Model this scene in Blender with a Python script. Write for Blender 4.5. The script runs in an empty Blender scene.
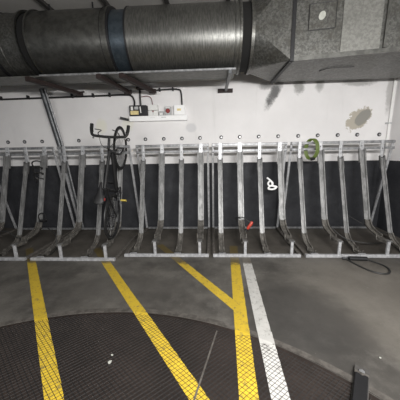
import bpy, bmesh, math, random
from mathutils import Vector, Matrix
random.seed(7)
SC = bpy.context.scene
COL = SC.collection

# ------------------------------------------------------------------ camera
def setup_camera():
    P, Y, R = math.radians(12), math.radians(3.0), math.radians(1.1)
    f = Vector((-math.sin(Y)*math.cos(P), math.cos(Y)*math.cos(P), -math.sin(P)))
    r = Vector((math.cos(Y), math.sin(Y), 0)); u = r.cross(f)
    r2 = r*math.cos(R)-u*math.sin(R); u2 = u*math.cos(R)+r*math.sin(R)
    cd = bpy.data.cameras.new('camera'); cam = bpy.data.objects.new('camera', cd)
    cd.sensor_width = 36; cd.lens = 36*238/400; cd.clip_start = .05
    cam.matrix_world = Matrix(((r2.x, u2.x, -f.x, 0), (r2.y, u2.y, -f.y, 0), (r2.z, u2.z, -f.z, 1.75), (0, 0, 0, 1)))
    COL.objects.link(cam); SC.camera = cam
setup_camera()

# ------------------------------------------------------------------ world, lamps, exposure
w = bpy.data.worlds.new('world'); SC.world = w; w.use_nodes = True
w.node_tree.nodes['Background'].inputs[0].default_value = (.93, .96, 1, 1)
w.node_tree.nodes['Background'].inputs[1].default_value = .11
def lamp(loc, rot, sx, sy, power, col=(1, .985, .96)):
    ld = bpy.data.lights.new('ceiling_lamp_light', 'AREA'); ld.shape = 'RECTANGLE'; ld.size = sx; ld.size_y = sy
    ld.energy = power; ld.color = col
    o = bpy.data.objects.new('ceiling_lamp_light', ld); o.location = loc; o.rotation_euler = rot
    COL.objects.link(o)
# two hanging strip lamps of the garage, one behind the camera and one nearer the right
lamp((.9, -.6, 2.55), (math.radians(50), 0, 0), 1.6, .35, 270)
lamp((-2.6, -1.4, 2.55), (math.radians(50), 0, 0), 1.6, .35, 50)
lamp((2.9, -.6, 2.55), (math.radians(50), 0, 0), 1.2, .35, 60)
SC.view_settings.view_transform = 'Standard'; SC.view_settings.look = 'None'
SC.view_settings.gamma = 1; SC.view_settings.use_curve_mapping = False
SC.view_settings.exposure = 0.06

# ------------------------------------------------------------------ node helper
class NT:
    def __init__(s, name):
        s.m = bpy.data.materials.new(name); s.m.use_nodes = True
        s.t = s.m.node_tree; s.b = s.t.nodes['Principled BSDF']
        s.co = s.t.nodes.new('ShaderNodeTexCoord').outputs['Object']
    def link(s, a, b): s.t.links.new(a, b)
    def set(s, sock, v):
        if hasattr(v, 'is_output'): s.link(v, sock)
        elif isinstance(v, (tuple, list)) and len(v) == 3 and sock.type == 'RGBA': sock.default_value = (*v, 1)
        else: sock.default_value = v
    def math(s, op, a, b=0, c=None, clamp=False):
        n = s.t.nodes.new('ShaderNodeMath'); n.operation = op; n.use_clamp = clamp
        s.set(n.inputs[0], a); s.set(n.inputs[1], b)
        if c is not None: s.set(n.inputs[2], c)
        return n.outputs[0]
    def mix(s, f, a, b):
        n = s.t.nodes.new('ShaderNodeMix'); n.data_type = 'RGBA'
        s.set(n.inputs[0], f); s.set(n.inputs[6], a); s.set(n.inputs[7], b)
        return n.outputs[2]
    def noise(s, scale, detail=4, rough=.6, vec=None, stretch=None):
        n = s.t.nodes.new('ShaderNodeTexNoise'); n.inputs['Scale'].default_value = scale
        n.inputs['Detail'].default_value = detail; n.inputs['Roughness'].default_value = rough
        v = vec or s.co
        if stretch:
            mp = s.t.nodes.new('ShaderNodeMapping'); s.link(v, mp.inputs[0]); mp.inputs['Scale'].default_value = stretch; v = mp.outputs[0]
        s.link(v, n.inputs['Vector']); return n.outputs['Fac']
    def ramp(s, x, lo, hi):          # smooth 0..1 between lo and hi
        n = s.t.nodes.new('ShaderNodeMapRange'); n.interpolation_type = 'SMOOTHSTEP'
        s.set(n.inputs[0], x); n.inputs[1].default_value = lo; n.inputs[2].default_value = hi
        return n.outputs[0]
    def sep(s):
        n = s.t.nodes.new('ShaderNodeSeparateXYZ'); s.link(s.co, n.inputs[0]); return n.outputs
    def bump(s, h, strength=.3, dist=.01):
        n = s.t.nodes.new('ShaderNodeBump'); n.inputs['Strength'].default_value = strength
        n.inputs['Distance'].default_value = dist; s.set(n.inputs['Height'], h); s.link(n.outputs[0], s.b.inputs['Normal'])
    def done(s, col, rough=.6, metal=0., spec=None):
        s.set(s.b.inputs['Base Color'], col); s.set(s.b.inputs['Roughness'], rough); s.set(s.b.inputs['Metallic'], metal)
        if spec is not None: s.b.inputs['Specular IOR Level'].default_value = spec
        return s.m

def plain(name, col, rough=.5, metal=0., var=.12, scale=30):
    n = NT(name); f = n.ramp(n.noise(scale), .3, .7)
    lo = tuple(c*(1-var) for c in col); hi = tuple(min(1, c*(1+var)) for c in col)
    return n.done(n.mix(f, lo, hi), rough, metal)

def galv(name, a, b, rough=.45, metal=.55, scale=18, grime=None, gcol=(.05, .045, .04), stretch=None):
    n = NT(name)
    c = n.mix(n.ramp(n.noise(scale, 3, .7, stretch=stretch), .35, .65), a, b)
    c = n.mix(n.math('MULTIPLY', n.ramp(n.noise(3, 5, .7), .5, .75), .35), c, tuple(x*.6 for x in a))
    if grime: c = n.mix(n.math('MULTIPLY', n.ramp(n.noise(7, 6, .75), grime-.12, grime+.12), .85), c, gcol)
    r = n.math('ADD', rough-.08, n.math('MULTIPLY', n.noise(25), .16))
    return n.done(c, r, metal)

M = {}
M['steel'] = galv('galvanised_steel', (.18, .183, .19), (.33, .335, .345), .42, .45)
M['steel_bright'] = galv('bright_galvanised_steel', (.37, .375, .39), (.56, .565, .58), .4, .35)
M['trough'] = galv('channel_steel', (.16, .16, .16), (.31, .31, .31), .48, .3, 12, .64, (.10, .098, .095), stretch=(1, 1, .15))
M['sleeve'] = galv('weathered_steel', (.07, .07, .07), (.14, .14, .14), .6, .3, 20, stretch=(1, 1, .2))
M['foot'] = galv('tyre_marked_steel', (.075, .07, .062), (.16, .15, .135), .75, .1, 16, .56, (.045, .04, .036))
M['dark_beam'] = galv('dark_floor_steel', (.07, .062, .055), (.12, .11, .098), .8, .1, 22)  # dark brownish steel for the floor beams and seam strip
M['duct'] = galv('duct_sheet_metal', (.10, .10, .094), (.15, .15, .141), .40, .85, 9, stretch=(1, 1, 1))
M['duct_old'] = galv('weathered_duct_metal', (.09, .09, .085), (.18, .18, .17), .42, .75, 30, .58, (.09, .086, .075))
M['duct_streak'] = galv('streaked_duct_metal', (.11, .11, .105), (.19, .19, .18), .4, .8, 10, stretch=(9, 1, 1))
M['duct_band'] = galv('blue_grey_band', (.045, .06, .075), (.075, .095, .115), .4, .6, 12)
M['duct_under'] = galv('dull_sheet', (.12, .12, .113), (.18, .18, .17), .5, .4, 12)
M['patch'] = galv('pale_duct_patch', (.16, .16, .148), (.23, .23, .215), .5, .45, 30)
M['rubber'] = plain('black_rubber', (.006, .006, .006), .9)
M['black'] = plain('black_paint', (.006, .006, .007), .55)
M['blackmetal'] = plain('black_metal', (.018, .018, .02), .45, .3)
M['cable'] = plain('black_cable', (.02, .02, .02), .5)
M['brown'] = plain('brown_steel', (.020, .0105, .009), .7, 0)
M['joint'] = plain('dark_joint', (.05, .047, .044), .8)
M['pipe'] = galv('dark_pipe', (.06, .065, .07), (.11, .115, .12), .4, .5, 10)
M['pvc'] = plain('pale_plastic', (.80, .80, .78), .4, 0, .04)
M['white'] = plain('white_enamel', (.95, .95, .95), .35, 0, .02)
M['greybox'] = plain('grey_plastic', (.45, .46, .46), .5)
M['red'] = plain('red_plastic', (.24, .02, .018), .45)
M['orangered'] = plain('orange_red_plastic', (.45, .05, .03), .4)
M['amber'] = plain('cream_label', (.75, .62, .30), .5)
M['green'] = plain('green_rubber', (.09, .13, .02), .5)
M['yellow_pedal'] = plain('yellow_reflector', (.65, .50, .10), .4)
M['whitecable'] = plain('white_cable_sheath', (.85, .85, .85), .4, 0, .04)
M['chrome'] = plain('chrome', (.6, .6, .6), .25, .8)
M['stud'] = plain('stud_rim', (.04, .04, .045), .5)
M['studc'] = plain('stud_centre', (.55, .55, .55), .4, .4)
M['sticker'] = plain('pale_sticker', (.42, .43, .39), .5)
M['redcable'] = plain('red_cable', (.12, .02, .018), .5)

# ------------------------------------------------------------------ wall / floor materials
def wall_mat(stains):
    n = NT('painted_wall'); x, y, z = n.sep()
    big = n.ramp(n.noise(1.1, 5, .6), .3, .75); fine = n.noise(60, 3, .6)
    c = n.mix(big, (.76, .745, .745), (.84, .825, .825))
    streak = n.noise(5, 5, .65, stretch=(1, 1, .12))
    c = n.mix(n.math('MULTIPLY', n.ramp(streak, .55, .8), .3), c, (.50, .49, .48))
    edge = n.noise(9, 5, .7)
    def blob(cx, cz, rx, rz, col, amt, soft=.35, jit=.9, ang=0):
        nonlocal c
        ca, sa = math.cos(ang), math.sin(ang)
        dx = n.math('SUBTRACT', x, cx); dz = n.math('SUBTRACT', z, cz)
        u_ = n.math('ADD', n.math('MULTIPLY', dx, ca/rx), n.math('MULTIPLY', dz, sa/rx))
        v_ = n.math('ADD', n.math('MULTIPLY', dx, -sa/rz), n.math('MULTIPLY', dz, ca/rz))
        d = n.math('ADD', n.math('POWER', n.math('ABSOLUTE', u_), 2), n.math('POWER', n.math('ABSOLUTE', v_), 2))
        d = n.math('ADD', d, n.math('MULTIPLY', n.math('SUBTRACT', edge, .5), jit*2))
        f = n.math('SUBTRACT', 1, n.ramp(d, 1-soft, 1+soft))
        c = n.mix(n.math('MULTIPLY', f, amt), c, col)
    if stains:
        blob(2.97, 2.29, .27, .18, (.42, .38, .31), .9, .12, 1.5, .75)
        blob(3.05, 2.32, .18, .11, (.27, .265, .245), .9, .2, .5, .85)
        blob(1.26, 2.82, .09, .26, (.05, .05, .05), .85, .9, 1.5, -.5)
        blob(1.10, 2.97, .14, .07, (.06, .06, .06), .6, .8, 1.4)
        blob(1.75, 2.98, .10, .18, (.16, .16, .15), .7, .8, 1.4)
        blob(2.15, 2.98, .08, .14, (.2, .2, .19), .6, .8, 1.4)
        blob(2.9, 2.98, .3, .07, (.2, .2, .19), .6, .8, 1.4)
        blob(3.52, 2.8, .07, .4, (.3, .29, .28), .6, .8, 1.4)
        blob(-.43, 2.20, .11, .09, (.55, .55, .57), .55, .5, .6)
        blob(-2.35, 2.28, .12, .14, (.78, .765, .65), .7, .7, .8)
        blob(-1.78, 2.30, .12, .14, (.78, .765, .65), .6, .7, .8)
    line = n.math('ADD', z, n.math('MULTIPLY', n.math('SUBTRACT', n.noise(4), .5), .012))
    dark = n.math('LESS_THAN', line, 1.46)
    dk = n.mix(n.ramp(n.noise(3, 6, .7), .35, .75), (.026, .027, .031), (.05, .051, .057))
    dk = n.mix(n.math('MULTIPLY', n.ramp(n.noise(14, 6, .8), .62, .75), .25), dk, (.12, .12, .12))
    c = n.mix(dark, c, dk)
    # plaster courses
    b = n.math('ADD', n.math('MULTIPLY', fine, .3), n.noise(8, 4, .6))
    n.bump(b, .25, .006)
    return n.done(c, .7, 0, .3)
M['wall'] = wall_mat(True); M['wall_side'] = wall_mat(False)

def floor_mat():
    n = NT('worn_concrete'); x, y, z = n.sep()
    c = n.mix(n.ramp(n.noise(.9, 6, .65), .35, .68), (.045, .0415, .037), (.135, .126, .113))
    c = n.mix(n.math('MULTIPLY', n.ramp(n.noise(3.2, 7, .75), .45, .75), .45), c, (.17, .16, .145))
    c = n.mix(n.math('MULTIPLY', n.ramp(n.noise(40, 3, .7), .45, .7), .3), c, (.05, .047, .043))
    # old tyre dirt: a dark sweep beside the turntable, paler brown ground to its right
    def spot(cx, cy, rx, ry, col, amt):
        nonlocal c
        u_ = n.math('POWER', n.math('ABSOLUTE', n.math('DIVIDE', n.math('SUBTRACT', x, cx), rx)), 2)
        v_ = n.math('POWER', n.math('ABSOLUTE', n.math('DIVIDE', n.math('SUBTRACT', y, cy), ry)), 2)
        d_ = n.math('ADD', n.math('ADD', u_, v_), n.math('MULTIPLY', n.math('SUBTRACT', n.noise(2.5, 6, .7), .5), 2.2))
        c = n.mix(n.math('MULTIPLY', n.math('SUBTRACT', 1, n.ramp(d_, .2, 1.8)), amt), c, col)
    spot(2.1, 2.6, 1.1, .9, (.16, .145, .125), .55)
    spot(.95, 2.25, .55, .65, (.034, .032, .030), .75)
    spot(-1.2, 2.75, .9, .3, (.05, .046, .042), .5)
    # darker brown floor tone under the racks
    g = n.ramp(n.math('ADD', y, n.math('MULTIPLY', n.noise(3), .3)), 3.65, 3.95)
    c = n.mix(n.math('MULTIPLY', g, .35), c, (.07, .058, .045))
    sp = n.ramp(n.noise(55, 2, .5), .74, .78)
    c = n.mix(n.math('MULTIPLY', sp, .5), c, (.4, .39, .37))
    n.bump(n.math('ADD', n.noise(90, 4, .7), n.noise(12)), .3, .004)
    return n.done(c, n.math('ADD', .48, n.math('MULTIPLY', n.noise(4), .3)), 0, .4)
M['floor'] = floor_mat()

def paint_mat(name, col, dirty):
    n = NT(name); x, y, z = n.sep()
    c = n.mix(n.ramp(n.noise(6, 5, .7), .35, .7), tuple(a*.82 for a in col), col)
    # paint on the driven concrete is duller and more worn than on the turntable
    rr = n.math('SQRT', n.math('ADD', n.math('POWER', n.math('ADD', x, .97), 2), n.math('POWER', n.math('ADD', y, .80), 2)))
    conc = n.math('GREATER_THAN', rr, 3.075)
    c = n.mix(n.math('MULTIPLY', conc, .45), c, tuple(a*.55 for a in col))
    wear = n.ramp(n.noise(18, 8, .85), .53, .62)
    c = n.mix(n.math('MULTIPLY', wear, .75), c, (.09, .08, .065))
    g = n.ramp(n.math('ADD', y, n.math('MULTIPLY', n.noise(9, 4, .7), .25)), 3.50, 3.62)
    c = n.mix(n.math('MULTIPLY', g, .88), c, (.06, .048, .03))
    return n.done(c, .55)
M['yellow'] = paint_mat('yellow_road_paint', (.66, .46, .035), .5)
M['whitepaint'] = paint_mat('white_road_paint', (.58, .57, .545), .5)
def plate_mat():
    n = NT('turntable_plate'); 
    c = n.mix(n.ramp(n.noise(1.2, 6, .7), .35, .7), (.011, .0075, .006), (.029, .0205, .017))
    c = n.mix(n.math('MULTIPLY', n.ramp(n.noise(50, 3), .7, .75), .6), c, (.2, .18, .17))
    return n.done(c, .75, .0, .3)
M['plate'] = plate_mat()
M['ridge'] = galv('turntable_tread', (.006, .0045, .004), (.013, .010, .009), .8, .0, 4)
M['rim'] = galv('turntable_rim', (.06, .054, .048), (.11, .10, .09), .6, .1, 14)

def ceil_mat():
    n = NT('ceiling_slab'); c = n.mix(n.noise(2, 5), (.40, .38, .36), (.60, .59, .56)); return n.done(c, .8)
M['ceiling'] = ceil_mat()

# ------------------------------------------------------------------ mesh builder
class MB:
    def __init__(s): s.v = []; s.f = []
    def add(s, vs, fs):
        o = len(s.v); s.v += [Vector(v) for v in vs]; s.f += [tuple(i+o for i in f) for f in fs]; return s
    def box(s, lo, hi, rot=None, piv=None):
        (a, b, c), (d, e, f) = lo, hi
        vs = [Vector(p) for p in ((a,b,c),(d,b,c),(d,e,c),(a,e,c),(a,b,f),(d,b,f),(d,e,f),(a,e,f))]
        if rot: pv = Vector(piv) if piv else Vector(((a+d)/2,(b+e)/2,(c+f)/2)); vs = [rot @ (v-pv)+pv for v in vs]
        return s.add(vs, [(0,3,2,1),(4,5,6,7),(0,1,5,4),(1,2,6,5),(2,3,7,6),(3,0,4,7)])
    def beam(s, p0, p1, w, h, side=(1,0,0), ch=.12):   # chamfered rectangular section along p0-p1; w along side
        p0, p1 = Vector(p0), Vector(p1); t = (p1-p0).normalized(); sd = Vector(side); sd = (sd-t*sd.dot(t)).normalized(); up = sd.cross(t)
        k = min(w, h)*ch; a, b = w/2, h/2
        sec = [(-a+k,-b),(a-k,-b),(a,-b+k),(a,b-k),(a-k,b),(-a+k,b),(-a,b-k),(-a,-b+k)]
        vs = [p+sd*x+up*y for p in (p0, p1) for x, y in sec]
        fs = [(i, (i+1) % 8, 8+(i+1) % 8, 8+i) for i in range(8)]+[tuple(range(7,-1,-1)), tuple(range(8,16))]
        return s.add(vs, fs)
    def tube(s, pts, r, n=8, closed=False):
        pts = [Vector(p) for p in pts]; N = len(pts); rr = r if isinstance(r, (list, tuple)) else [r]*N
        vs = []; prev = None
        for i, p in enumerate(pts):
            if closed: t = pts[(i+1) % N]-pts[i-1]
            else: t = pts[min(i+1, N-1)]-pts[max(i-1, 0)]
            t.normalize()
            if prev is None:
                a = Vector((0,0,1)) if abs(t.z) < .9 else Vector((1,0,0)); nx = (a-t*a.dot(t)).normalized()
            else: nx = (prev-t*prev.dot(t)).normalized()
            prev = nx; ny = t.cross(nx)
            vs += [p+(nx*math.cos(2*math.pi*k/n)+ny*math.sin(2*math.pi*k/n))*rr[i] for k in range(n)]
        fs = []
        for i in range(N if closed else N-1):
            j = (i+1) % N
            fs += [(i*n+k, i*n+(k+1) % n, j*n+(k+1) % n, j*n+k) for k in range(n)]
        if not closed: fs += [tuple(range(n-1,-1,-1)), tuple((N-1)*n+k for k in range(n))]
        return s.add(vs, fs)
    def build(s, name, mat, parent=None, origin=None, smooth=True):
        off = Vector((0,0,0))
        if parent is not None: off = root_loc(parent)
        else:
            lo = [min(v[i] for v in s.v) for i in range(3)]; hi = [max(v[i] for v in s.v) for i in range(3)]
            off = Vector(origin) if origin is not None else Vector(((lo[0]+hi[0])/2, (lo[1]+hi[1])/2, lo[2]))
        me = bpy.data.meshes.new(name); me.from_pydata([v-off for v in s.v], [], s.f)
        bm = bmesh.new(); bm.from_mesh(me); bmesh.ops.recalc_face_normals(bm, faces=bm.faces)
        bm.to_mesh(me); bm.free()
        if smooth:
            me.shade_smooth(); me.set_sharp_from_angle(angle=math.radians(38))
        me.materials.append(M[mat] if isinstance(mat, str) else mat)
        o = bpy.data.objects.new(name, me); COL.objects.link(o)
        if parent is not None: o.parent = parent
        else: o.location = off
        return o
def root_loc(o):
    while o.parent: o = o.parent
    return o.location.copy()
def tag(o, label=None, cat=None, group=None, kind=None):
    if label: o['label'] = label
    if cat: o['category'] = cat
    if group: o['group'] = group
    if kind: o['kind'] = kind
    return o
def thing(name, loc, label, cat, group=None):
    o = bpy.data.objects.new(name, None); COL.objects.link(o); o.location = loc; o.empty_display_size = .1
    return tag(o, label, cat, group)
def bez(ps, n=8):       # catmull-rom through points
    ps = [Vector(p) for p in ps]; P = [ps[0]*2-ps[1]]+ps+[ps[-1]*2-ps[-2]]; out = []
    for i in range(1, len(P)-2):
        a, b, c, d = P[i-1:i+3]
        for k in range(n):
            t = k/n; out.append(.5*((2*b)+(c-a)*t+(2*a-5*b+4*c-d)*t*t+(3*b-a-3*c+d)*t**3))
    return out+[ps[-1]]

# ------------------------------------------------------------------ the setting
WY = 5.2; WX = 3.62; CZ = 4.1
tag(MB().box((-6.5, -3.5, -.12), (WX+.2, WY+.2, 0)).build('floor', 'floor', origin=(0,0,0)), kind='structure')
tag(MB().box((-6.5, WY, 0), (WX+.2, WY+.2, CZ)).build('wall_back', 'wall', origin=(0,0,0)), kind='structure')
tag(MB().box((WX, -3.5, 0), (WX+.2, WY, CZ)).build('wall_right', 'wall_side', origin=(0,0,0)), kind='structure')
tag(MB().box((-6.5, -3.5, CZ), (WX+.2, WY+.2, CZ+.2)).build('ceiling', 'ceiling', origin=(0,0,0)), kind='structure')
# ceiling joists: pale slab panels with dark joints between them above the duct
for i in range(9):
    x = -5.6+i*.98
    tag(MB().box((x-.03, 3.2, CZ-.05), (x+.03, WY, CZ)).build('trim_%d' % (i+1), 'joint', smooth=False), kind='structure')

# ------------------------------------------------------------------ vehicle turntable set in the floor
TC = Vector((-.97, -.80, 0)); TR = 3.07
tt = thing('vehicle_turntable', TC, 'large round dark brown steel turntable with diamond tread set in the concrete floor', 'turntable')
def disc(r, z0, z1, n=160):
    m = MB(); vs = [TC+Vector((r*math.cos(2*math.pi*k/n), r*math.sin(2*math.pi*k/n), z)) for z in (z0, z1) for k in range(n)]
    m.add(vs, [(k, (k+1) % n, n+(k+1) % n, n+k) for k in range(n)]+[tuple(range(n)), tuple(range(n, 2*n))]); return m
disc(TR, .0005, .006).build('plate', 'plate', tt, smooth=False)
def ring(r0, r1, z0, z1, n=200):
    m = MB(); vs = []
    for k in range(n):
        a = 2*math.pi*k/n; c, s_ = math.cos(a), math.sin(a)
        vs += [TC+Vector((r*c, r*s_, z)) for r, z in ((r0, z0), (r1, z0), (r1, z1), (r0, z1))]
    fs = [(4*k+j, 4*k+(j+1) % 4, 4*((k+1) % n)+(j+1) % 4, 4*((k+1) % n)+j) for k in range(n) for j in range(4)]
    return m.add(vs, fs)
ring(TR+.012, TR+.065, .0005, .010).build('rim', 'rim', tt, smooth=False)
def ridges():
    m = MB(); sp = .051; ang = math.radians(39)
    for sg in (1, -1):
        d = Vector((math.cos(ang), sg*math.sin(ang), 0)); nrm = Vector((-d.y, d.x, 0))
        k = -int(TR/(sp*.62)); K = -k
        for i in range(k, K+1):
            o = i*sp*.62
            if abs(o) >= TR-.03: continue
            L = math.sqrt((TR-.03)**2-o*o); c = TC+nrm*o; hw = .0036
            a, b = c-d*L, c+d*L
            vs = [a-nrm*hw, a+nrm*hw, b+nrm*hw, b-nrm*hw, a, b]
            vs = [Vector((v.x, v.y, z)) for v, z in zip(vs, (.0062, .0062, .0062, .0062, .0105, .0105))]
            m.add(vs, [(0,3,5,4), (1,4,5,2), (0,4,1), (3,2,5)])
    return m
tag(ridges().build('tread', 'ridge', tt, smooth=False), kind='stuff')
MB().beam((.036, 2.02, .008), (-.42, .3, .008), .014, .005).build('seam_strip', 'dark_beam', tt)

# painted lines: thin strips that step up from the concrete onto the turntable
def on_disc(p): return (Vector((p[0], p[1], 0))-TC).length < TR
def paint(label, mat, a, b, wid, cut=None):
    a, b = Vector((*a, 0)), Vector((*b, 0)); d = (b-a).normalized(); L = (b-a).length; nrm = Vector((-d.y, d.x, 0))
    m = MB(); N = int(L/.05)
    # strip cells of constant height on either side of the turntable rim
    segs = []; cur = None
    for i in range(N+1):
        p = a+d*(L*i/N); r = (p-TC).length
        z = .0082 if r < TR-.0 else (.0115 if r < TR+.075 else .0022)
        segs.append((p, z))
    for (p, z), (q, z2) in zip(segs, segs[1:]):
        zz = (max(z, z2) if abs(z-z2) > .001 else z)-(cut or 0)
        j = (random.random()-.5)*.004
        m.add([p-nrm*wid/2+Vector((0,0,zz)), p+nrm*(wid/2+j)+Vector((0,0,zz)), q+nrm*(wid/2+j)+Vector((0,0,zz)), q-nrm*wid/2+Vector((0,0,zz)),
               p-nrm*wid/2+Vector((0,0,zz-.0012)), p+nrm*(wid/2+j)+Vector((0,0,zz-.0012)), q+nrm*(wid/2+j)+Vector((0,0,zz-.0012)), q-nrm*wid/2+Vector((0,0,zz-.0012))],
              [(0,1,2,3), (4,7,6,5), (0,4,5,1), (3,2,6,7), (0,3,7,4), (1,5,6,2)])
    tag(m.build('painted_line', mat, origin=(0,0,0), smooth=False), label, 'floor marking')
def ext(p, q, t): return (p[0]+(q[0]-p[0])*t, p[1]+(q[1]-p[1])*t)
y1a, y1b = (-2.86, 3.34), (-1.15, 1.326)
paint('leftmost yellow painted line, slanting from the left racks over the turntable', 'yellow', ext(y1a, y1b, -.33), ext(y1a, y1b, 1.5), .115)
y2a, y2b = (-1.636, 3.355), (-.106, 1.362)
paint('long slanting yellow painted line that starts in front of the bicycle', 'yellow', ext(y2a, y2b, -.33), ext(y2a, y2b, 1.5), .12)
y3a, y3b = (.352, 3.495), (.25, 1.374)
paint('straight yellow painted line running right beside the white line', 'yellow', ext(y3a, y3b, -.3), ext(y3a, y3b, 1.6), .14)
paint('short slanting yellow painted line that joins the straight yellow line in a Y', 'yellow', (-1.0, 4.18), (.305, 2.33), .12, .0007)
w1a, w1b = (.54, 3.497), (.475, 1.38)
paint('worn white painted line, the only white one on the floor', 'whitepaint', ext(w1a, w1b, -.18), ext(w1a, w1b, 1.6), .135)
m = MB()
for (x, y, r) in ((-.885, 1.71, .010), (-.875, 1.64, .017), (1.9, 1.9, .008), (2.3, 2.5, .007), (1.4, 1.75, .008)):
    pts = [Vector((x+r*math.cos(a)*random.uniform(.7,1.2), y+r*math.sin(a)*random.uniform(.7,1.2), .0078)) for a in [k*math.pi/4 for k in range(8)]]
    m.add(pts+[p+Vector((0,0,.004)) for p in pts], [tuple(range(8)), tuple(range(8,16))]+[(k,(k+1)%8,8+(k+1)%8,8+k) for k in range(8)])
    tag(m.build('litter_crumb', 'sticker'), {0: ''}.get(1) or ('small white crumb lying on the dark turntable plate' if x < 0 else 'tiny pale crumb lying on the concrete at right'), 'litter', 'white crumbs on the turntable' if x < 0 else 'pale crumbs on the concrete'); m = MB()

# dark steel locking block bolted over the turntable rim at the right
t = thing('locking_block', (1.07, 1.5, 0), 'dark steel locking block bolted over the turntable rim at lower right', 'floor bracket')
d = Vector((-.18, -.27, 0)).normalized(); sd = Vector((-d.y, d.x, 0))
def obeam(p, q, z0, z1, wid): return MB().beam(Vector((p.x, p.y, (z0+z1)/2)), Vector((q.x, q.y, (z0+z1)/2)), wid, z1-z0, sd, .15)
P0 = Vector((1.185, 1.64, 0)); 
obeam(P0, P0+d*.46, .012, .024, .10).build('base_plate', 'joint', t)
obeam(P0+d*.10, P0+d*.44, .024, .05, .085).build('body', 'black', t)
c = P0+d*.055
MB().tube([c+Vector((0,0,.022)), c+Vector((0,0,.035)), c+Vector((0,0,.04))], [.022, .022, .014], 6).build('bolt', 'steel', t)
MB().tube([P0+d*.08+sd*.04+Vector((0,0,.035)), P0+d*.10+Vector((0,0,.05)), P0+d*.08-sd*.04+Vector((0,0,.035))], .012, 8).build('rounded_lug', 'rim', t)

# ------------------------------------------------------------------ bike racks
def profile_channel(path, X, wid, dep, th=.006, lips=True):
    """U section swept along a path of (y, z); the open side faces the viewer / up"""
    m = MB(); N = len(path); vs = []
    for i, (y, z) in enumerate(path):
        a = path[max(i-1, 0)]; b = path[min(i+1, N-1)]
        t_ = Vector((0, b[0]-a[0], b[1]-a[1])).normalized(); nr = Vector((0, t_.z, -t_.y))
        if nr.y > 0: nr = -nr
        p = Vector((X, y, z)); sx = Vector((1, 0, 0)); w2 = wid/2
        for sxx, nn in ((-w2-.012*lips, dep), (-w2-.012*lips, dep-th), (-w2-.0, dep-th), (-w2, 0), (w2, 0), (w2, dep-th), (w2+.012*lips, dep-th), (w2+.012*lips, dep), (w2-th, dep), (w2-th, th), (-w2+th, th), (-w2+th, dep)):
            vs.append(p+sx*sxx+nr*nn)
    n = 12; fs = [(i*n+k, i*n+(k+1) % n, (i+1)*n+(k+1) % n, (i+1)*n+k) for i in range(N-1) for k in range(n)]
    fs += [tuple(range(n)), tuple((N-1)*n+k for k in range(n))]
    return m.add(vs, fs)
def curve2(pts, n=6): return [(v.y, v.z) for v in bez([(0, a, b) for a, b in pts], n)]
def lerp2(a, b, n=5): return [(a[0]+(b[0]-a[0])*i/n, a[1]+(b[1]-a[1])*i/n) for i in range(n+1)]

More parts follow.
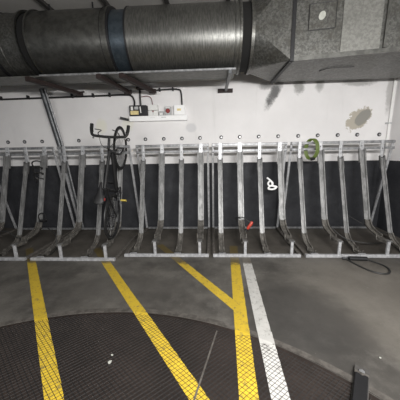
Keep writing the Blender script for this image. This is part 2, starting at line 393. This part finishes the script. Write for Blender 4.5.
def make_rack(x0, n, dy, label, fdy=0., side=1, first=0, more=0.):
    """one rack section: n slots of .375 from x0; slots alternate low, high"""
    W = n*.375+more; x1 = x0+W
    t = thing('bike_rack', (x0+W/2, 4.4+dy, 0), label, 'bike rack', 'galvanised bike rack sections along the wall')
    yr, yb, yf = 4.72+dy, 5.1+dy*.5, 3.68+dy+fdy
    g = .04; a, b = x0+g, x1-g
    MB().beam((a, yr, 1.83), (b, yr, 1.83), .05, .05, (0,0,1)).build('top_rail', 'steel', t)
    MB().beam((a, yr, 1.715), (b, yr, 1.715), .045, .05, (0,0,1)).build('top_rail', 'steel', t)
    MB().beam((a, yb, .03), (b, yb, .03), .04, .05, (0,0,1)).build('rear_bar', 'steel', t)
    MB().beam((a, yf, .025), (b, yf, .025), .05, .05, (0,0,1)).build('front_rail', 'steel_bright', t)
    for x in (a+.01, b-.01):
        MB().beam((x, yr+.02, 1.855), (x, yb-.03, .05), .04, .03, (1,0,0)).build('leg', 'steel_bright', t)
        MB().beam((x, yb-.03, .025), (x, yf+.03, .025), .05, .045, (1,0,0)).build('floor_beam', 'dark_beam', t)
    for i in range(n):
        X = x0+.1875+.375*i
        if (i+first) % 2 == 0:     # low slot
            st = (4.665+dy, 1.53); bd = (4.20+dy, .22)
            ch = profile_channel(lerp2(st, bd), X, .058, .03).build('wheel_channel', 'trough', t)
            profile_channel(lerp2((4.69+dy, 1.565), (4.615+dy, 1.34)), X, .078, .05).build('sleeve', 'sleeve', ch)
            ft = profile_channel(curve2([bd, (4.10+dy, .12), (3.95+dy+fdy/2, .065), (yf+.06, .06)]), X, .07, .035).build('curved_foot', 'foot', t)
            MB().beam((X, yr-.035, 1.86), (X, yr-.045, 1.55), .058, .012, (1,0,0)).build('hanger_plate', 'steel_bright', t)
            MB().tube([(X, yr-.05, 1.71), (X, yr-.058, 1.71)], .009, 6).build('bolt', 'black', t)
            MB().box((X-.055, yf-.03, .05), (X+.055, yf+.03, .06)).build('foot_clip', 'steel_bright', t, smooth=False)
            sx = X+side*.05
            MB().tube([(sx, yr-.03, 1.80), (sx, yr-.035, 1.6), (sx, yr-.04, 1.36)], .004, 6).build('security_wire', 'steel', t)
        else:
            st = (4.675+dy, 1.70); bd = (4.28+dy, .45)
            ch = profile_channel(lerp2(st, bd), X, .082, .035).build('wheel_channel', 'trough', t)
            profile_channel(lerp2((4.69+dy, 1.70), (4.63+dy, 1.45)), X, .098, .06).build('sleeve', 'trough', ch)
            profile_channel(curve2([bd, (4.20+dy, .345), (4.05+dy+fdy/2, .285), (3.88+dy+fdy, .265), (yf+.0, .285)]), X, .088, .045).build('curved_foot', 'foot', t)
            MB().beam((X, yr-.035, 1.86), (X, yr-.05, 1.69), .075, .012, (1,0,0)).build('hanger_plate', 'steel_bright', t)
            MB().tube([(X, yr-.05, 1.76), (X, yr-.058, 1.76)], .009, 6).build('bolt', 'black', t)
            MB().beam((X, yf, .05), (X, yf, .275), .045, .035, (1,0,0)).build('foot_post', 'steel_bright', t)
            MB().box((X-.035, yf-.03, .272), (X+.035, yf+.05, .282)).build('foot_clip', 'steel', t, smooth=False)
    return t
make_rack(-4.57, 4, -.10, 'leftmost rack section, cut by the photo edge, with a coiled black lock on it', -.06, -1)
make_rack(-3.05, 4, -.10, 'rack section that holds the black bicycle', -.06, -1)
make_rack(-1.525, 4, 0, 'empty rack section just right of the bicycle, below the switch boxes', 0, -1)
make_rack(-.03, 4, 0, 'rack section with the red-ended cable lock and the white cable on its channels', 0, 1)
make_rack(1.47, 5, 0, 'rightmost rack section, with the green ring lock on its top rails', 0, 1, more=.09)

# ------------------------------------------------------------------ bicycle hanging front wheel up
def make_bicycle():
    rh = Vector((-1.67, 3.78, .675)); fd = Vector((.03, .43, .93)).normalized()
    ud = Vector((.10, -fd.z, fd.y)); ud = (ud-fd*ud.dot(fd)).normalized(); sd = ud.cross(fd)   # sd: to the right of the photo
    if sd.x < 0: sd = -sd
    def W(a, b, s=0): return rh+fd*a+ud*b+sd*s
    t = thing('bicycle', (-1.745, 3.8, .3), 'black bicycle hanging upright with its front wheel at the top of the rack', 'bicycle')
    R = .385
    def wheel(a, axis_f, axis_u, c):
        tyre = MB().tube([c+axis_f*(R-.02)*math.cos(k*math.pi/24)+axis_u*(R-.02)*math.sin(k*math.pi/24) for k in range(48)], .020, 8, True)
        wobj = MB().tube([c+axis_f*(R-.05)*math.cos(k*math.pi/24)+axis_u*(R-.05)*math.sin(k*math.pi/24) for k in range(48)], .012, 6, True).build('wheel', 'blackmetal', t)
        tyre.build('tyre', 'rubber', wobj)
        side = axis_f.cross(axis_u).normalized(); sp = MB()
        for k in range(28):
            a_ = k*2*math.pi/28; b_ = a_+(.5 if k % 2 else -.5); sgn = .03 if k % 4 < 2 else -.03
            sp.tube([c+side*sgn+(axis_f*math.cos(b_)+axis_u*math.sin(b_))*.02, c+(axis_f*math.cos(a_)+axis_u*math.sin(a_))*(R-.055)], .0012, 4)
        tag(sp.build('spokes', 'chrome', wobj), 'thin bright spokes')
        MB().tube([c-side*.05, c-side*.03, c+side*.03, c+side*.05], [.012, .02, .02, .012], 10).build('hub', 'blackmetal', wobj)
        return side
    wheel(0, fd, ud, W(0, 0)); FH = 1.235
    wheel(1, fd, ud, W(FH, 0))
    BB = (.45, -.06); ST = (.34, .52); HT = (.95, .52); HB = (1.0, .36); HBAR = (1.145, .60)
    fr = MB()
    fr.tube([W(*BB), W(*ST)], .026); fr.tube([W(*ST), W(*HT)], .026); fr.tube([W(*BB), W(.985, .40)], .034); fr.tube([W(*HT), W(*HB)], .032, 10)
    for s in (-1, 1):
        fr.tube([W(BB[0]-.03, BB[1], .02*s), W(.2, -.02, .045*s), W(0, 0, .062*s)], .015)
        fr.tube([W(ST[0], ST[1]-.02, .015*s), W(.15, .24, .04*s), W(0, 0, .062*s)], .012)
    fr.build('frame', 'black', t)
    fk = MB()
    fk.tube([W(HB[0], HB[1]), W(1.005, .32)], .028, 10)
    for s in (-1, 1): fk.tube(bez([W(1.0, .33, .01*s), W(1.0, .30, .05*s), W(1.07, .14, .055*s), W(FH, 0, .055*s)], 4), .018)
    fk.build('fork', 'black', t)
    MB().tube([W(HT[0], HT[1]), W(.97, .57), W(*HBAR)], .02, 10).build('stem', 'blackmetal', t)
    hb = MB().tube(bez([W(1.33, .62, -.275), W(1.23, .615, -.275), W(1.165, .61, -.25), W(1.15, .605, -.17), W(1.145, .60, 0), W(1.15, .605, .17), W(1.165, .61, .25), W(1.23, .615, .28), W(1.33, .62, .285)], 6), .021, 10).build('handlebar', 'black', t)
    for s in (-1, 1):
        MB().tube([W(1.34, .62, .28*s), W(1.27, .617, .278*s), W(1.21, .613, .268*s)], .026, 10).build('grip', 'rubber', hb)
        MB().tube(bez([W(1.15, .60, .16*s), W(1.18, .66, .15*s), W(1.21, .68, .10*s), W(1.225, .68, .06*s if s > 0 else -.20)], 4), .007, 6).build('brake_lever', 'blackmetal', hb)
        MB().tube(bez([W(1.15, .62, .15*s), W(0.99, .66, .08*s), W(0.95, .62, .02*s), W(0.99, .5, 0)], 5), .004, 6).build('brake_cable', 'cable', hb)
        MB().tube([W(1.135, .60, .24*s), W(1.115, .60, .24*s)], .014, 8).build('clamp', 'chrome', hb)
    MB().tube([W(.20, .495), W(.25, .50)], .010, 6).build('reflector_clamp', 'blackmetal', t)
    MB().tube([W(*ST), W(.295, .66)], .014, 8).build('seat_post', 'blackmetal', t)
    # saddle: lofted sections from tail to nose along fd
    m = MB(); secs = [(.07, .055, .70), (.10, .078, .705), (.16, .072, .70), (.23, .045, .695), (.31, .024, .69), (.38, .017, .685), (.395, .008, .68)]
    n = 10; vs = []
    for a_, hw, b_ in secs:
        vs += [W(a_, b_+.022*max(-.9, math.sin(q))-.0, hw*math.cos(q)) for q in [2*math.pi*k/n for k in range(n)]]
    fs = [(i*n+k, i*n+(k+1) % n, (i+1)*n+(k+1) % n, (i+1)*n+k) for i in range(len(secs)-1) for k in range(n)]+[tuple(range(n)), tuple((len(secs)-1)*n+k for k in range(n))]
    m.add(vs, fs); sa = m.build('saddle', 'black', t)
    r_ = MB()
    for s in (-1, 1): r_.tube([W(.16, .68, .03*s), W(.25, .665, .02*s), W(.38, .675, .008*s)], .004, 6)
    tag(r_.build('saddle_rails', 'chrome', sa), 'thin chrome rails under the saddle')
    # drivetrain
    cr = MB(); c = W(*BB, .05)
    cr.tube([c+(fd*math.cos(k*math.pi/16)+ud*math.sin(k*math.pi/16))*.085 for k in range(32)], .006, 6, True)
    for k in range(5): cr.tube([c, c+(fd*math.cos(k*1.257)+ud*math.sin(k*1.257))*.083], .006, 6)
    cr.tube([W(*BB, -.07), W(*BB, .075)], .016, 8); ck = cr.build('crankset', 'blackmetal', t)
    for s, dr in ((1, -1), (-1, 1)):
        e = W(BB[0]+.13*dr*-1*0-.165*(1 if s > 0 else -1), BB[1]+.03*(1 if s > 0 else -1), .085*s)
        MB().tube([W(*BB, .075*s), e], .010, 8).build('crank_arm', 'blackmetal', ck)
        pd = MB().beam(e+sd*.015*s, e+sd*.10*s, .024, .075, fd).build('pedal', 'yellow_pedal' if s > 0 else 'black', t)
        if s > 0: tag(pd, 'small yellow pedal')
    chn = MB().tube([W(BB[0], BB[1]+.085, .05), W(0, .035, .05), W(-.035, 0, .05), W(0, -.035, .05), W(.05, -.08, .05), W(BB[0]-.05, BB[1]-.08, .05), W(BB[0]+.085, BB[1], .05)], .005, 6, True)
    chn.build('chain', 'blackmetal', t)
    MB().beam(W(.16, .50), W(.20, .50), .04, .02, sd).build('rear_reflector', 'red', t)
    # side stand and mudguard edge
    MB().tube([W(.12, -.02, -.07), W(.40, .0, -.09)], .008, 6).build('kickstand', 'blackmetal', t)
    MB().tube([W((R+.015)*math.cos(q), (R+.015)*math.sin(q)) for q in [math.radians(40+8*k) for k in range(14)]], .012, 6).build('rear_mudguard', 'blackmetal', t)
make_bicycle()

# ------------------------------------------------------------------ locks left on the racks
def coil(c, r, pitch, turns, ax=(0,0,1), n=18):
    return [Vector(c)+Vector((r*math.cos(2*math.pi*k/n), -.6*r*math.sin(2*math.pi*k/n), -pitch*k/n)) for k in range(int(turns*n)+1)]
t = thing('cable_lock', (-3.27, 4.45, 1.2), 'coiled black cable lock hung round a pale channel at far left', 'bike lock')
MB().tube(bez([(-3.33+.09*math.cos(k*1.05)+.01*k*0, 4.42-.05*math.sin(k*1.05), 1.57-.018*k+.05*math.sin(k*1.05)) for k in range(20)], 4), .013, 6).build('coil', 'cable', t)
MB().tube([(-3.40, 4.37, 1.25), (-3.34, 4.36, 1.20)], .016, 8).build('lock_body', 'black', t)
t = thing('cable_lock', (.57, 4.15, .35), 'black cable lock with an orange-red barrel, hanging on a channel bend', 'bike lock')
MB().tube(bez([(.46, 4.30, .42), (.43, 4.22, .50), (.47, 4.14, .545), (.55, 4.10, .55), (.63, 4.06, .50), (.675, 4.05, .47)], 6), .010, 8).build('cable', 'cable', t)
MB().tube([(.70, 4.05, .49), (.69, 4.05, .47), (.625, 4.04, .375), (.615, 4.04, .36)], [.018, .028, .028, .02], 10).build('lock_barrel', 'orangered', t)
MB().tube([(.615, 4.04, .36), (.595, 4.04, .33)], .026, 8).build('barrel_cap', 'black', t)
# green ring lock
t = thing('ring_lock', (1.88, 4.62, 1.52), 'flat green ring lock looped over the top rails', 'bike lock')
m = MB(); N = 40; vs = []
for k in range(N):
    a_ = 2*math.pi*k/N
    for rr, xx in ((1, -.03), (1, .03), (.86, .03), (.86, -.03)):
        vs.append(Vector((1.872+xx+.085*rr*math.cos(a_), 4.665+.075*math.cos(a_)*-1+.03*xx, 1.715+.195*rr*math.sin(a_))))
m.add(vs, [(4*k+j, 4*k+(j+1) % 4, 4*((k+1) % N)+(j+1) % 4, 4*((k+1) % N)+j) for k in range(N) for j in range(4)])
m.build('band', 'green', t)
MB().tube([(1.86, 4.655, 1.53), (1.93, 4.625, 1.55)], .03, 8).build('lock_head', 'black', t)
# white cable bundle
MB_w = MB().tube(bez([(1.04, 4.55, 1.20), (1.09, 4.52, 1.16), (1.14, 4.50, 1.10), (1.09, 4.49, 1.05), (1.05, 4.50, 1.10), (1.10, 4.49, 1.15), (1.14, 4.48, 1.06), (1.20, 4.48, 1.02), (1.14, 4.48, .99), (1.06, 4.49, 1.00), (1.09, 4.49, 1.05), (1.17, 4.48, 1.05), (1.22, 4.48, 1.03)], 5), .017, 8)
t = MB_w.build('cable_loop', 'whitecable'); tag(t, 'white knotted cable hanging beside a channel against the black wall', 'cable')
# black lock on the floor in front of the rail
t = thing('cable_lock', (2.4, 3.4, 0), 'long black cable lock looped on the floor before the right racks', 'bike lock')
MB().tube(bez([(2.10, 3.60, .02), (2.13, 3.50, .012), (2.20, 3.30, .012), (2.27, 3.19, .012), (2.36, 3.14, .012), (2.46, 3.16, .012), (2.53, 3.26, .012), (2.54, 3.38, .012), (2.47, 3.50, .012), (2.42, 3.57, .014)], 5), .012, 8).build('cable', 'cable', t)
MB().tube([(2.14, 3.575, .034), (2.40, 3.56, .034)], .034, 8).build('lock_body', 'black', t)
MB().tube([(2.05, 3.60, .02), (2.12, 3.585, .02)], .02, 8).build('cable_end', 'black', t)
# thin black cables slack inside the racks
def slack(label, pts, r=.009): tag(MB().tube(bez(pts, 6), r, 6).build('slack_cable', 'cable'), label, 'cable')
slack('slack black cable drooping behind the channels of the right racks', [(2.12, 4.45, .45), (2.18, 4.25, .30), (2.35, 4.1, .16), (2.6, 4.0, .12), (2.9, 4.0, .12), (3.1, 4.05, .16)])
slack('black cable curving low past the last channel by the right corner', [(2.52, 4.45, .50), (2.72, 4.35, .38), (2.95, 4.2, .26), (3.25, 4.2, .2)])
slack('slack black cable across the feet of the leftmost rack section', [(-4.0, 3.9, .33), (-3.75, 3.95, .35), (-3.55, 4.0, .2), (-3.3, 4.1, .3), (-3.1, 4.0, .4)])
slack('black cable looped around the feet of the rack left of the bicycle', [(-3.0, 4.0, .40), (-2.8, 3.9, .30), (-2.75, 3.8, .10), (-2.72, 3.60, .07)], .008)
t = thing('shackle_lock', (-3.3, 4.2, .4), 'black shackle lock on the channel bend at far left', 'bike lock')
MB().tube([(-3.22, 4.12, .50), (-3.10, 4.12, .50)], .028, 8).build('lock_body', 'black', t)
MB().tube(bez([(-3.22, 4.12, .50), (-3.23, 4.12, .60), (-3.16, 4.12, .65), (-3.10, 4.12, .60), (-3.10, 4.12, .50)], 5), .010, 6).build('shackle', 'black', t)

# ------------------------------------------------------------------ wall studs
studs = [(-4.49,1.985),(-4.11,1.985),(-3.71,1.985),(-2.883,1.985),(-1.79,1.985),(-1.417,1.985),(-1.02,1.985),(-.631,1.985),(-.247,1.988),(.20,1.992),(.586,1.992),(.98,1.99),(1.38,1.988),(1.789,1.986),(2.184,1.988),(2.586,1.986),(2.975,1.984),(3.411,1.98)]
for x, z in studs:
    t = thing('wall_stud', (x, WY, z), 'small round dark-rimmed stud on the white wall above the racks', 'wall stud', 'round studs in a row above the racks')
    MB().tube([(x, WY, z), (x, WY-.012, z), (x, WY-.018, z)], [.038, .038, .03], 16).build('rim', 'stud', t)
    MB().tube([(x+.004, WY-.018, z-.004), (x+.004, WY-.024, z-.004)], [.019, .017], 12).build('centre', 'studc', t)

# ------------------------------------------------------------------ ducts
DY, DZ, DR = 4.32, 3.47, .485
def round_duct(x0, x1, r0=DR, r1=None, beads=(), n=64, cy=DY, cz=DZ, th=None):
    r1 = r1 or r0; m = MB(); xs = [(x0, r0), (x1, r1)]
    for bx in beads:
        xs += [(bx-.012, r0), (bx-.006, r0+.008), (bx+.006, r0+.008), (bx+.012, r0)]
    xs.sort(); vs = []
    for x, r in xs: vs += [Vector((x, cy+r*math.cos(2*math.pi*k/n), cz+r*math.sin(2*math.pi*k/n))) for k in range(n)]
    fs = [(i*n+k, i*n+(k+1) % n, (i+1)*n+(k+1) % n, (i+1)*n+k) for i in range(len(xs)-1) for k in range(n)]+[tuple(range(n)), tuple((len(xs)-1)*n+k for k in range(n))]
    return m.add(vs, fs)
def flange(x0, x1, r=DR+.022): return round_duct(x0, x1, r)
# left: fitting, flexible collar
t = thing('duct_fitting', (-3.3, DY, DZ-DR), 'dull sheet-metal duct fitting with seams at far left of the ceiling', 'duct')
round_duct(-3.36, -2.90, DR-.01, DR-.01, (-3.2,)).build('body', 'duct_old', t)
round_duct(-6.3, -3.36, DR+.02, DR-.01).build('cone', 'duct_old', t)
flange(-3.38, -3.33, DR+.01).build('flange', 'blackmetal', t)
flange(-2.93, -2.90).build('flange', 'duct', t)
tag(round_duct(-2.90, -2.77, DR-.02).build('flexible_collar', 'rubber'), 'black flexible collar between the duct fitting and the left duct', 'duct collar')
t = thing('round_duct', (-2.1, DY, DZ-DR), 'smooth dull grey round duct, left of the blue-grey band', 'duct')
round_duct(-2.77, -1.53, DR, DR).build('body', 'duct', t)
flange(-2.77, -2.745).build('flange', 'duct', t); flange(-1.56, -1.53).build('flange', 'duct', t)
MB().tube([(-1.63, DY+(DR+.006)*math.cos(a_), DZ+(DR+.006)*math.sin(a_)) for a_ in [math.pi*(.5+k/24) for k in range(23)]], .004, 5).build('strap', 'black', t)
t = thing('duct_band', (-1.4, DY, DZ-DR), 'blue-grey connecting band between the two long round ducts', 'duct collar')
round_duct(-1.53, -1.25, DR-.03).build('body', 'duct_band', t)
flange(-1.53, -1.505, DR+.01).build('flange', 'blackmetal', t); flange(-1.275, -1.25, DR+.005).build('flange', 'blackmetal', t)
t = thing('round_duct', (-.4, DY, DZ-DR), 'long round duct with pale vertical streaks above the switch boxes', 'duct')
round_duct(-1.25, .42, DR, DR, (.36,)).build('body', 'duct_streak', t)
flange(.42, .455).build('flange', 'duct_old', t)
tag(round_duct(.455, .585, DR-.015).build('flexible_collar', 'rubber'), 'black flexible collar right of the streaked round duct', 'duct collar')
# round to square reducer
t = thing('duct_reducer', (.85, DY, 2.95), 'faceted round-to-square duct reducer right of the black collar', 'duct')
flange(.585, .63).build('flange', 'duct_old', t)
def reducer():
    m = MB(); n = 48; x0 = .625
    ringv = [Vector((x0, DY+DR*math.cos(2*math.pi*k/n), DZ+DR*math.sin(2*math.pi*k/n))) for k in range(n)]
    q = [Vector((1.12, 4.85, CZ-.12)), Vector((1.12, 3.73, CZ-.12)), Vector((1.12, 3.73, 2.95)), Vector((1.12, 4.85, 2.95))]
    vs = ringv+q; fs = []
    for j in range(4):
        base = j*n//4
        for k in range(n//4): fs.append((base+k, (base+k+1) % n, n+j))
        fs.append((((j+1)*n//4) % n, n+(j+1) % 4, n+j))
    fs.append((n, n+1, n+2, n+3)); fs.append(tuple(range(n)))
    return m.add(vs, fs)
rb_ = reducer().build('body', 'duct_old', t); rb_.data.set_sharp_from_angle(angle=math.radians(9))
MB().beam((1.118, 3.74, 2.935), (1.118, 4.86, 2.935), .05, .03, (1,0,0)).build('bottom_seam', 'black', t)
MB().beam((.985, 3.90, 3.43), (.985, 3.83, 3.85), .012, .012).build('seam', 'black', t)
# rectangular duct, slightly skewed toward the viewer on the right
t = thing('rectangular_duct', (2.3, 4.3, 2.95), 'large rectangular sheet-metal duct with an access hatch at upper right', 'duct')
A = Vector((1.135, 3.73, 0)); B = Vector((3.60, 3.31, 0)); ex = (B-A).normalized(); ey = Vector((-ex.y, ex.x, 0))
def FP(s, z, o=0): p = A+ex*s-ey*o; return Vector((p.x, p.y, z))
m = MB(); ZT = CZ-.05
m.add([(A.x, A.y, 2.96), (B.x, B.y, 2.96), (3.60, 4.88, 2.96), (1.135, 4.88, 2.96), (A.x, A.y, ZT), (B.x, B.y, ZT), (3.60, 4.88, ZT), (1.135, 4.88, ZT)],
      [(0,3,2,1),(4,5,6,7),(0,1,5,4),(1,2,6,5),(2,3,7,6),(3,0,4,7)])
m.build('body', 'duct_old', t, smooth=False)
def fbox(s0, s1, z0, z1, o0, o1):
    return MB().add([FP(s0,z0,o0),FP(s1,z0,o0),FP(s1,z0,o1),FP(s0,z0,o1),FP(s0,z1,o0),FP(s1,z1,o0),FP(s1,z1,o1),FP(s0,z1,o1)], [(0,3,2,1),(4,5,6,7),(0,1,5,4),(1,2,6,5),(2,3,7,6),(3,0,4,7)])
fbox(-.03, .02, 2.93, ZT, -.02, .03).build('flange', 'blackmetal', t, smooth=False)
fbox(-.01, 2.49, 2.93, 2.985, -.01, .022).build('bottom_lip', 'duct', t, smooth=False)
fbox(.60, 1.06, 2.99, ZT, 0, .012).build('pale_panel', 'patch', t, smooth=False)
h = fbox(.185, .515, 3.29, 3.60, 0, .014).build('access_hatch', 'duct_old', t, smooth=False)
fr = MB()
for a_, b_ in (((.185,3.29),(.515,3.29)),((.515,3.29),(.515,3.60)),((.515,3.60),(.185,3.60)),((.185,3.60),(.185,3.29))):
    fr.tube([FP(a_[0],a_[1],.014), FP(b_[0],b_[1],.014)], .005, 5)
fr.build('hatch_seam', 'black', h)
ov = MB(); pts = [FP(.345+.042*math.cos(k*math.pi/12)+.008*math.sin(k*math.pi/12), 3.45+.052*math.sin(k*math.pi/12), .014) for k in range(24)]
ov.add(pts+[p-ey*.004 for p in pts], [tuple(range(24)), tuple(range(24,48))]+[(k,(k+1)%24,24+(k+1)%24,24+k) for k in range(24)])
tag(ov.build('sticker', 'sticker', h), 'pale oval sticker')
fbox(1.10, 1.13, 2.99, ZT, 0, .03).build('joint', 'duct', t, smooth=False)
MB().tube(bez([(1.75, 4.3, 2.955), (1.86, 4.15, 2.95), (2.2, 4.12, 2.95)], 4), .005, 5).build('scored_line', 'black', t)

# tray and rails under the round ducts, with arms to the wall
tag(MB().box((-6.2, 4.06, 2.95), (.38, 4.50, 2.968)).build('support_tray', 'duct_under', smooth=False), 'long flat sheet-metal tray under the round ducts', 'tray')
tag(MB().beam((-2.75, 4.02, 2.955), (.38, 4.02, 2.955), .02, .028, (0,1,0)).build('angle_rail', 'steel'), 'front steel rail running under the round ducts', 'rail')
tag(MB().beam((-2.2, 4.52, 2.955), (.38, 4.52, 2.955), .025, .025, (0,1,0)).build('angle_rail', 'duct'), 'rear steel rail under the tray of the round ducts', 'rail')
def arm(xf, xb, yb, label, foot):
    t = thing('cantilever_bracket', ((xf+xb)/2, 4.6, 2.87), label, 'bracket')
    MB().beam((xf, 3.96, 2.90), (xb, yb, 2.90), .085 if not foot else .05, .07 if not foot else .05, (1,0,0)).build('arm', 'brown' if not foot else 'pipe', t)
    if foot: MB().box((xb-.16, yb-.06, 2.86), (xb+.14, yb, 2.93)).build('foot_plate', 'brown', t)
    else:
        MB().box((xb-.07, yb-.05, 2.855), (xb+.07, yb, 2.93)).build('foot_plate', 'brown', t)
        MB().beam((xb, yb-.02, 2.92), (xb, WY, 2.97), .04, .03, (1,0,0)).build('wall_stub', 'brown', t)
arm(-2.92, -2.66, 5.04, 'brown steel support arm under the left duct, beside the leaning pipe', False)
arm(-1.76, -1.66, 5.04, 'brown steel support arm under the left duct, just left of the blue-grey band', False)
arm(-1.40, -1.16, 5.04, 'brown steel support arm under the streaked duct, above the switch boxes', False)
arm(.29, .29, WY, 'dark steel support arm with a brown foot near the black soot stain', True)
t = thing('steel_channel', (-1.75, 5.15, 2.86), 'dark steel channel fixed to the wall above the switch boxes', 'bracket')
MB().box((-1.52, 5.10, 2.965), (-1.24, WY, 3.01)).build('bar', 'brown', t)
# hanger rods
for x, lb in ((-2.62, 'left one of the thin steel rods hanging the left duct from the ceiling'), (-1.9, 'thin steel rod hanging the left duct, near the blue-grey band')):
    tag(MB().tube([(x, DY, DZ+DR+.001), (x, DY, CZ)], .012, 6).build('hanger_rod', 'blackmetal'), lb, 'rod')

# ------------------------------------------------------------------ pipe, conduits
t = thing('wall_pipe', (-3.27, 5.12, 1.4), 'thick dark grey pipe leaning down the wall behind the left racks', 'pipe')
MB().tube([(-3.40, 4.98, 3.0), (-3.27, 5.12, 1.86), (-3.17, 5.12, 1.0), (-3.05, 5.12, .02)], .052, 14).build('pipe', 'pipe', t)
MB().tube([(-3.335, 4.98, 3.0), (-3.205, 5.12, 1.86), (-3.105, 5.12, 1.0), (-2.99, 5.13, .02)], .02, 10).build('pipe_highlight', 'steel', t)  # added pale tube, stands in for the highlight along the thick pipe
tag(MB().tube(bez([(-6.4, 5.17, 2.86), (-4.5, 5.17, 2.865), (-2.5, 5.17, 2.875), (-1.80, 5.17, 2.88), (-1.64, 5.16, 2.85), (-1.585, 5.15, 2.75), (-1.58, 5.12, 2.66)], 8), .018, 8).build('conduit', 'cable'), 'black conduit along the wall from the left bending into the black switch box', 'conduit')
for i, x in enumerate((-4.45, -3.85, -2.9, -2.45, -2.1)):
    tag(MB().box((x-.012, 5.13, 2.85), (x+.012, WY, 2.925)).build('conduit_clip', 'black'), 'small black clip holding the long conduit on the left wall', 'clip', 'clips on the long conduit')
tag(MB().tube([(-1.46, 5.15, 3.0), (-1.46, 5.15, 2.66)], .02, 8).build('conduit', 'cable'), 'short vertical black conduit dropping to the black switch box', 'conduit')
t = tag(MB().tube(bez([(-1.15, 5.16, 2.945), (-.90, 5.16, 2.955), (-.68, 5.16, 2.95), (-.615, 5.16, 2.89), (-.60, 5.15, 2.62)], 8), .016, 8).build('conduit', 'cable'), 'black conduit bending down into the white box at right end', 'conduit')
for x, z in ((-1.05, 2.95), (-.78, 2.955)):
    tag(MB().box((x-.012, 5.13, z-.03), (x+.012, WY, z+.035)).build('conduit_clip', 'black'), 'small black clip on the short conduit above the switch boxes', 'clip', 'clips on the short conduit')
tag(MB().tube(bez([(-1.44, 5.17, 2.83), (-1.32, 5.17, 2.84), (-1.24, 5.17, 2.80), (-1.21, 5.15, 2.67)], 6), .007, 6).build('thin_cable', 'redcable'), 'thin dark red cable curving into the tall white box', 'cable')

# ------------------------------------------------------------------ switch boxes on trunking
def rbox(m, lo, hi): return m.box(lo, hi)
def bevel(o, w=.006):
    md = o.modifiers.new('bevel', 'BEVEL'); md.width = w; md.segments = 2; return o
t = thing('cable_trunking', (-1.1, WY, 2.34), 'long white trunking bar under the row of switch boxes', 'trunking')
bevel(MB().box((-1.70, 5.09, 2.345), (-.50, WY, 2.445)).build('cover', 'white', t, smooth=False))
MB().box((-1.03, 5.087, 2.405), (-.93, 5.091, 2.417)).build('label_strip', 'greybox', t, smooth=False)
MB().box((-1.26, 5.087, 2.4), (-1.16, 5.091, 2.406)).build('label_strip', 'greybox', t, smooth=False)
MB().tube([(-.515, 5.15, 2.342), (-.515, 5.15, 2.348)], .01).build('end_screw', 'greybox', t)
t = thing('switch_box', (-1.5, WY, 2.45), 'black and grey switch box with a cream label, leftmost in the row', 'switch box')
bevel(MB().box((-1.68, 5.08, 2.448), (-1.33, WY, 2.655)).build('case', 'blackmetal', t, smooth=False))
bevel(MB().box((-1.655, 5.055, 2.47), (-1.49, 5.08, 2.545)).build('label_plate', 'amber', t, smooth=False), .004)
bevel(MB().box((-1.645, 5.06, 2.555), (-1.60, 5.08, 2.63)).build('switch', 'pvc', t, smooth=False), .004)
bevel(MB().box((-1.57, 5.06, 2.57), (-1.49, 5.08, 2.625)).build('window', 'greybox', t, smooth=False), .004)
MB().tube([(-1.45, 5.06, 2.62), (-1.44, 5.06, 2.5)], .012, 8).build('lever', 'pvc', t)
t = thing('fused_spur', (-1.2, WY, 2.45), 'tall white two-part box with a small red lamp, second in the row', 'switch box')
bevel(MB().box((-1.30, 5.11, 2.555), (-1.10, WY, 2.66)).build('upper_case', 'pvc', t, smooth=False))
bevel(MB().box((-1.30, 5.12, 2.448), (-1.10, WY, 2.55)).build('lower_case', 'pvc', t, smooth=False))
MB().box((-1.212, 5.108, 2.52), (-1.188, 5.12, 2.548)).build('red_lamp', 'red', t)
MB().box((-1.208, 5.114, 2.47), (-1.196, 5.12, 2.52)).build('cable_tail', 'greybox', t)
t = thing('socket_box', (-1.03, WY, 2.45), 'smallest grey square box, between the white box and the red button', 'switch box')
bevel(MB().box((-1.085, 5.13, 2.448), (-.99, WY, 2.535)).build('case', 'greybox', t, smooth=False), .004)
bevel(MB().box((-1.067, 5.122, 2.462), (-1.008, 5.13, 2.5)).build('face', 'pvc', t, smooth=False), .003)
t = thing('stop_button_box', (-.89, WY, 2.45), 'grey box with a round red stop button', 'switch box')
bevel(MB().box((-.955, 5.12, 2.448), (-.83, WY, 2.62)).build('case', 'greybox', t, smooth=False), .005)
MB().tube([(-.893, 5.12, 2.535), (-.893, 5.10, 2.535), (-.893, 5.09, 2.535)], [.045, .045, .035], 18).build('button', 'red', t)
MB().box((-.94, 5.116, 2.595), (-.85, 5.121, 2.61)).build('label_strip', 'pvc', t, smooth=False)
t = thing('junction_box', (-.65, WY, 2.45), 'square white box with a small cream label, rightmost in the row', 'switch box')
bevel(MB().box((-.765, 5.09, 2.448), (-.545, WY, 2.64)).build('case', 'white', t, smooth=False))
MB().box((-.70, 5.086, 2.53), (-.62, 5.091, 2.57)).build('label_plate', 'amber', t, smooth=False)
t = thing('wall_bracket', (-1.78, 5.1, 2.4), 'short black bracket left of the white trunking, above the bicycle', 'bracket')
MB().beam((-1.90, 5.12, 2.425), (-1.74, 5.16, 2.385), .045, .045, (0,0,1)).build('bar', 'black', t)
MB().beam((-1.79, 5.12, 2.40), (-1.79, 5.2, 2.40), .03, .03, (0,0,1)).build('stub', 'black', t)
# vertical conduit and fittings in the right corner
t = thing('corner_conduit', (3.56, 5.16, 1.9), 'pale vertical conduit in the right corner of the wall', 'conduit')
MB().tube([(3.555, 5.165, 1.5), (3.555, 5.165, 4.0)], .016, 8).build('pipe', 'pvc', t)
MB().box((3.50, 5.15, 2.18), (3.60, WY, 2.21)).build('clip', 'greybox', t)
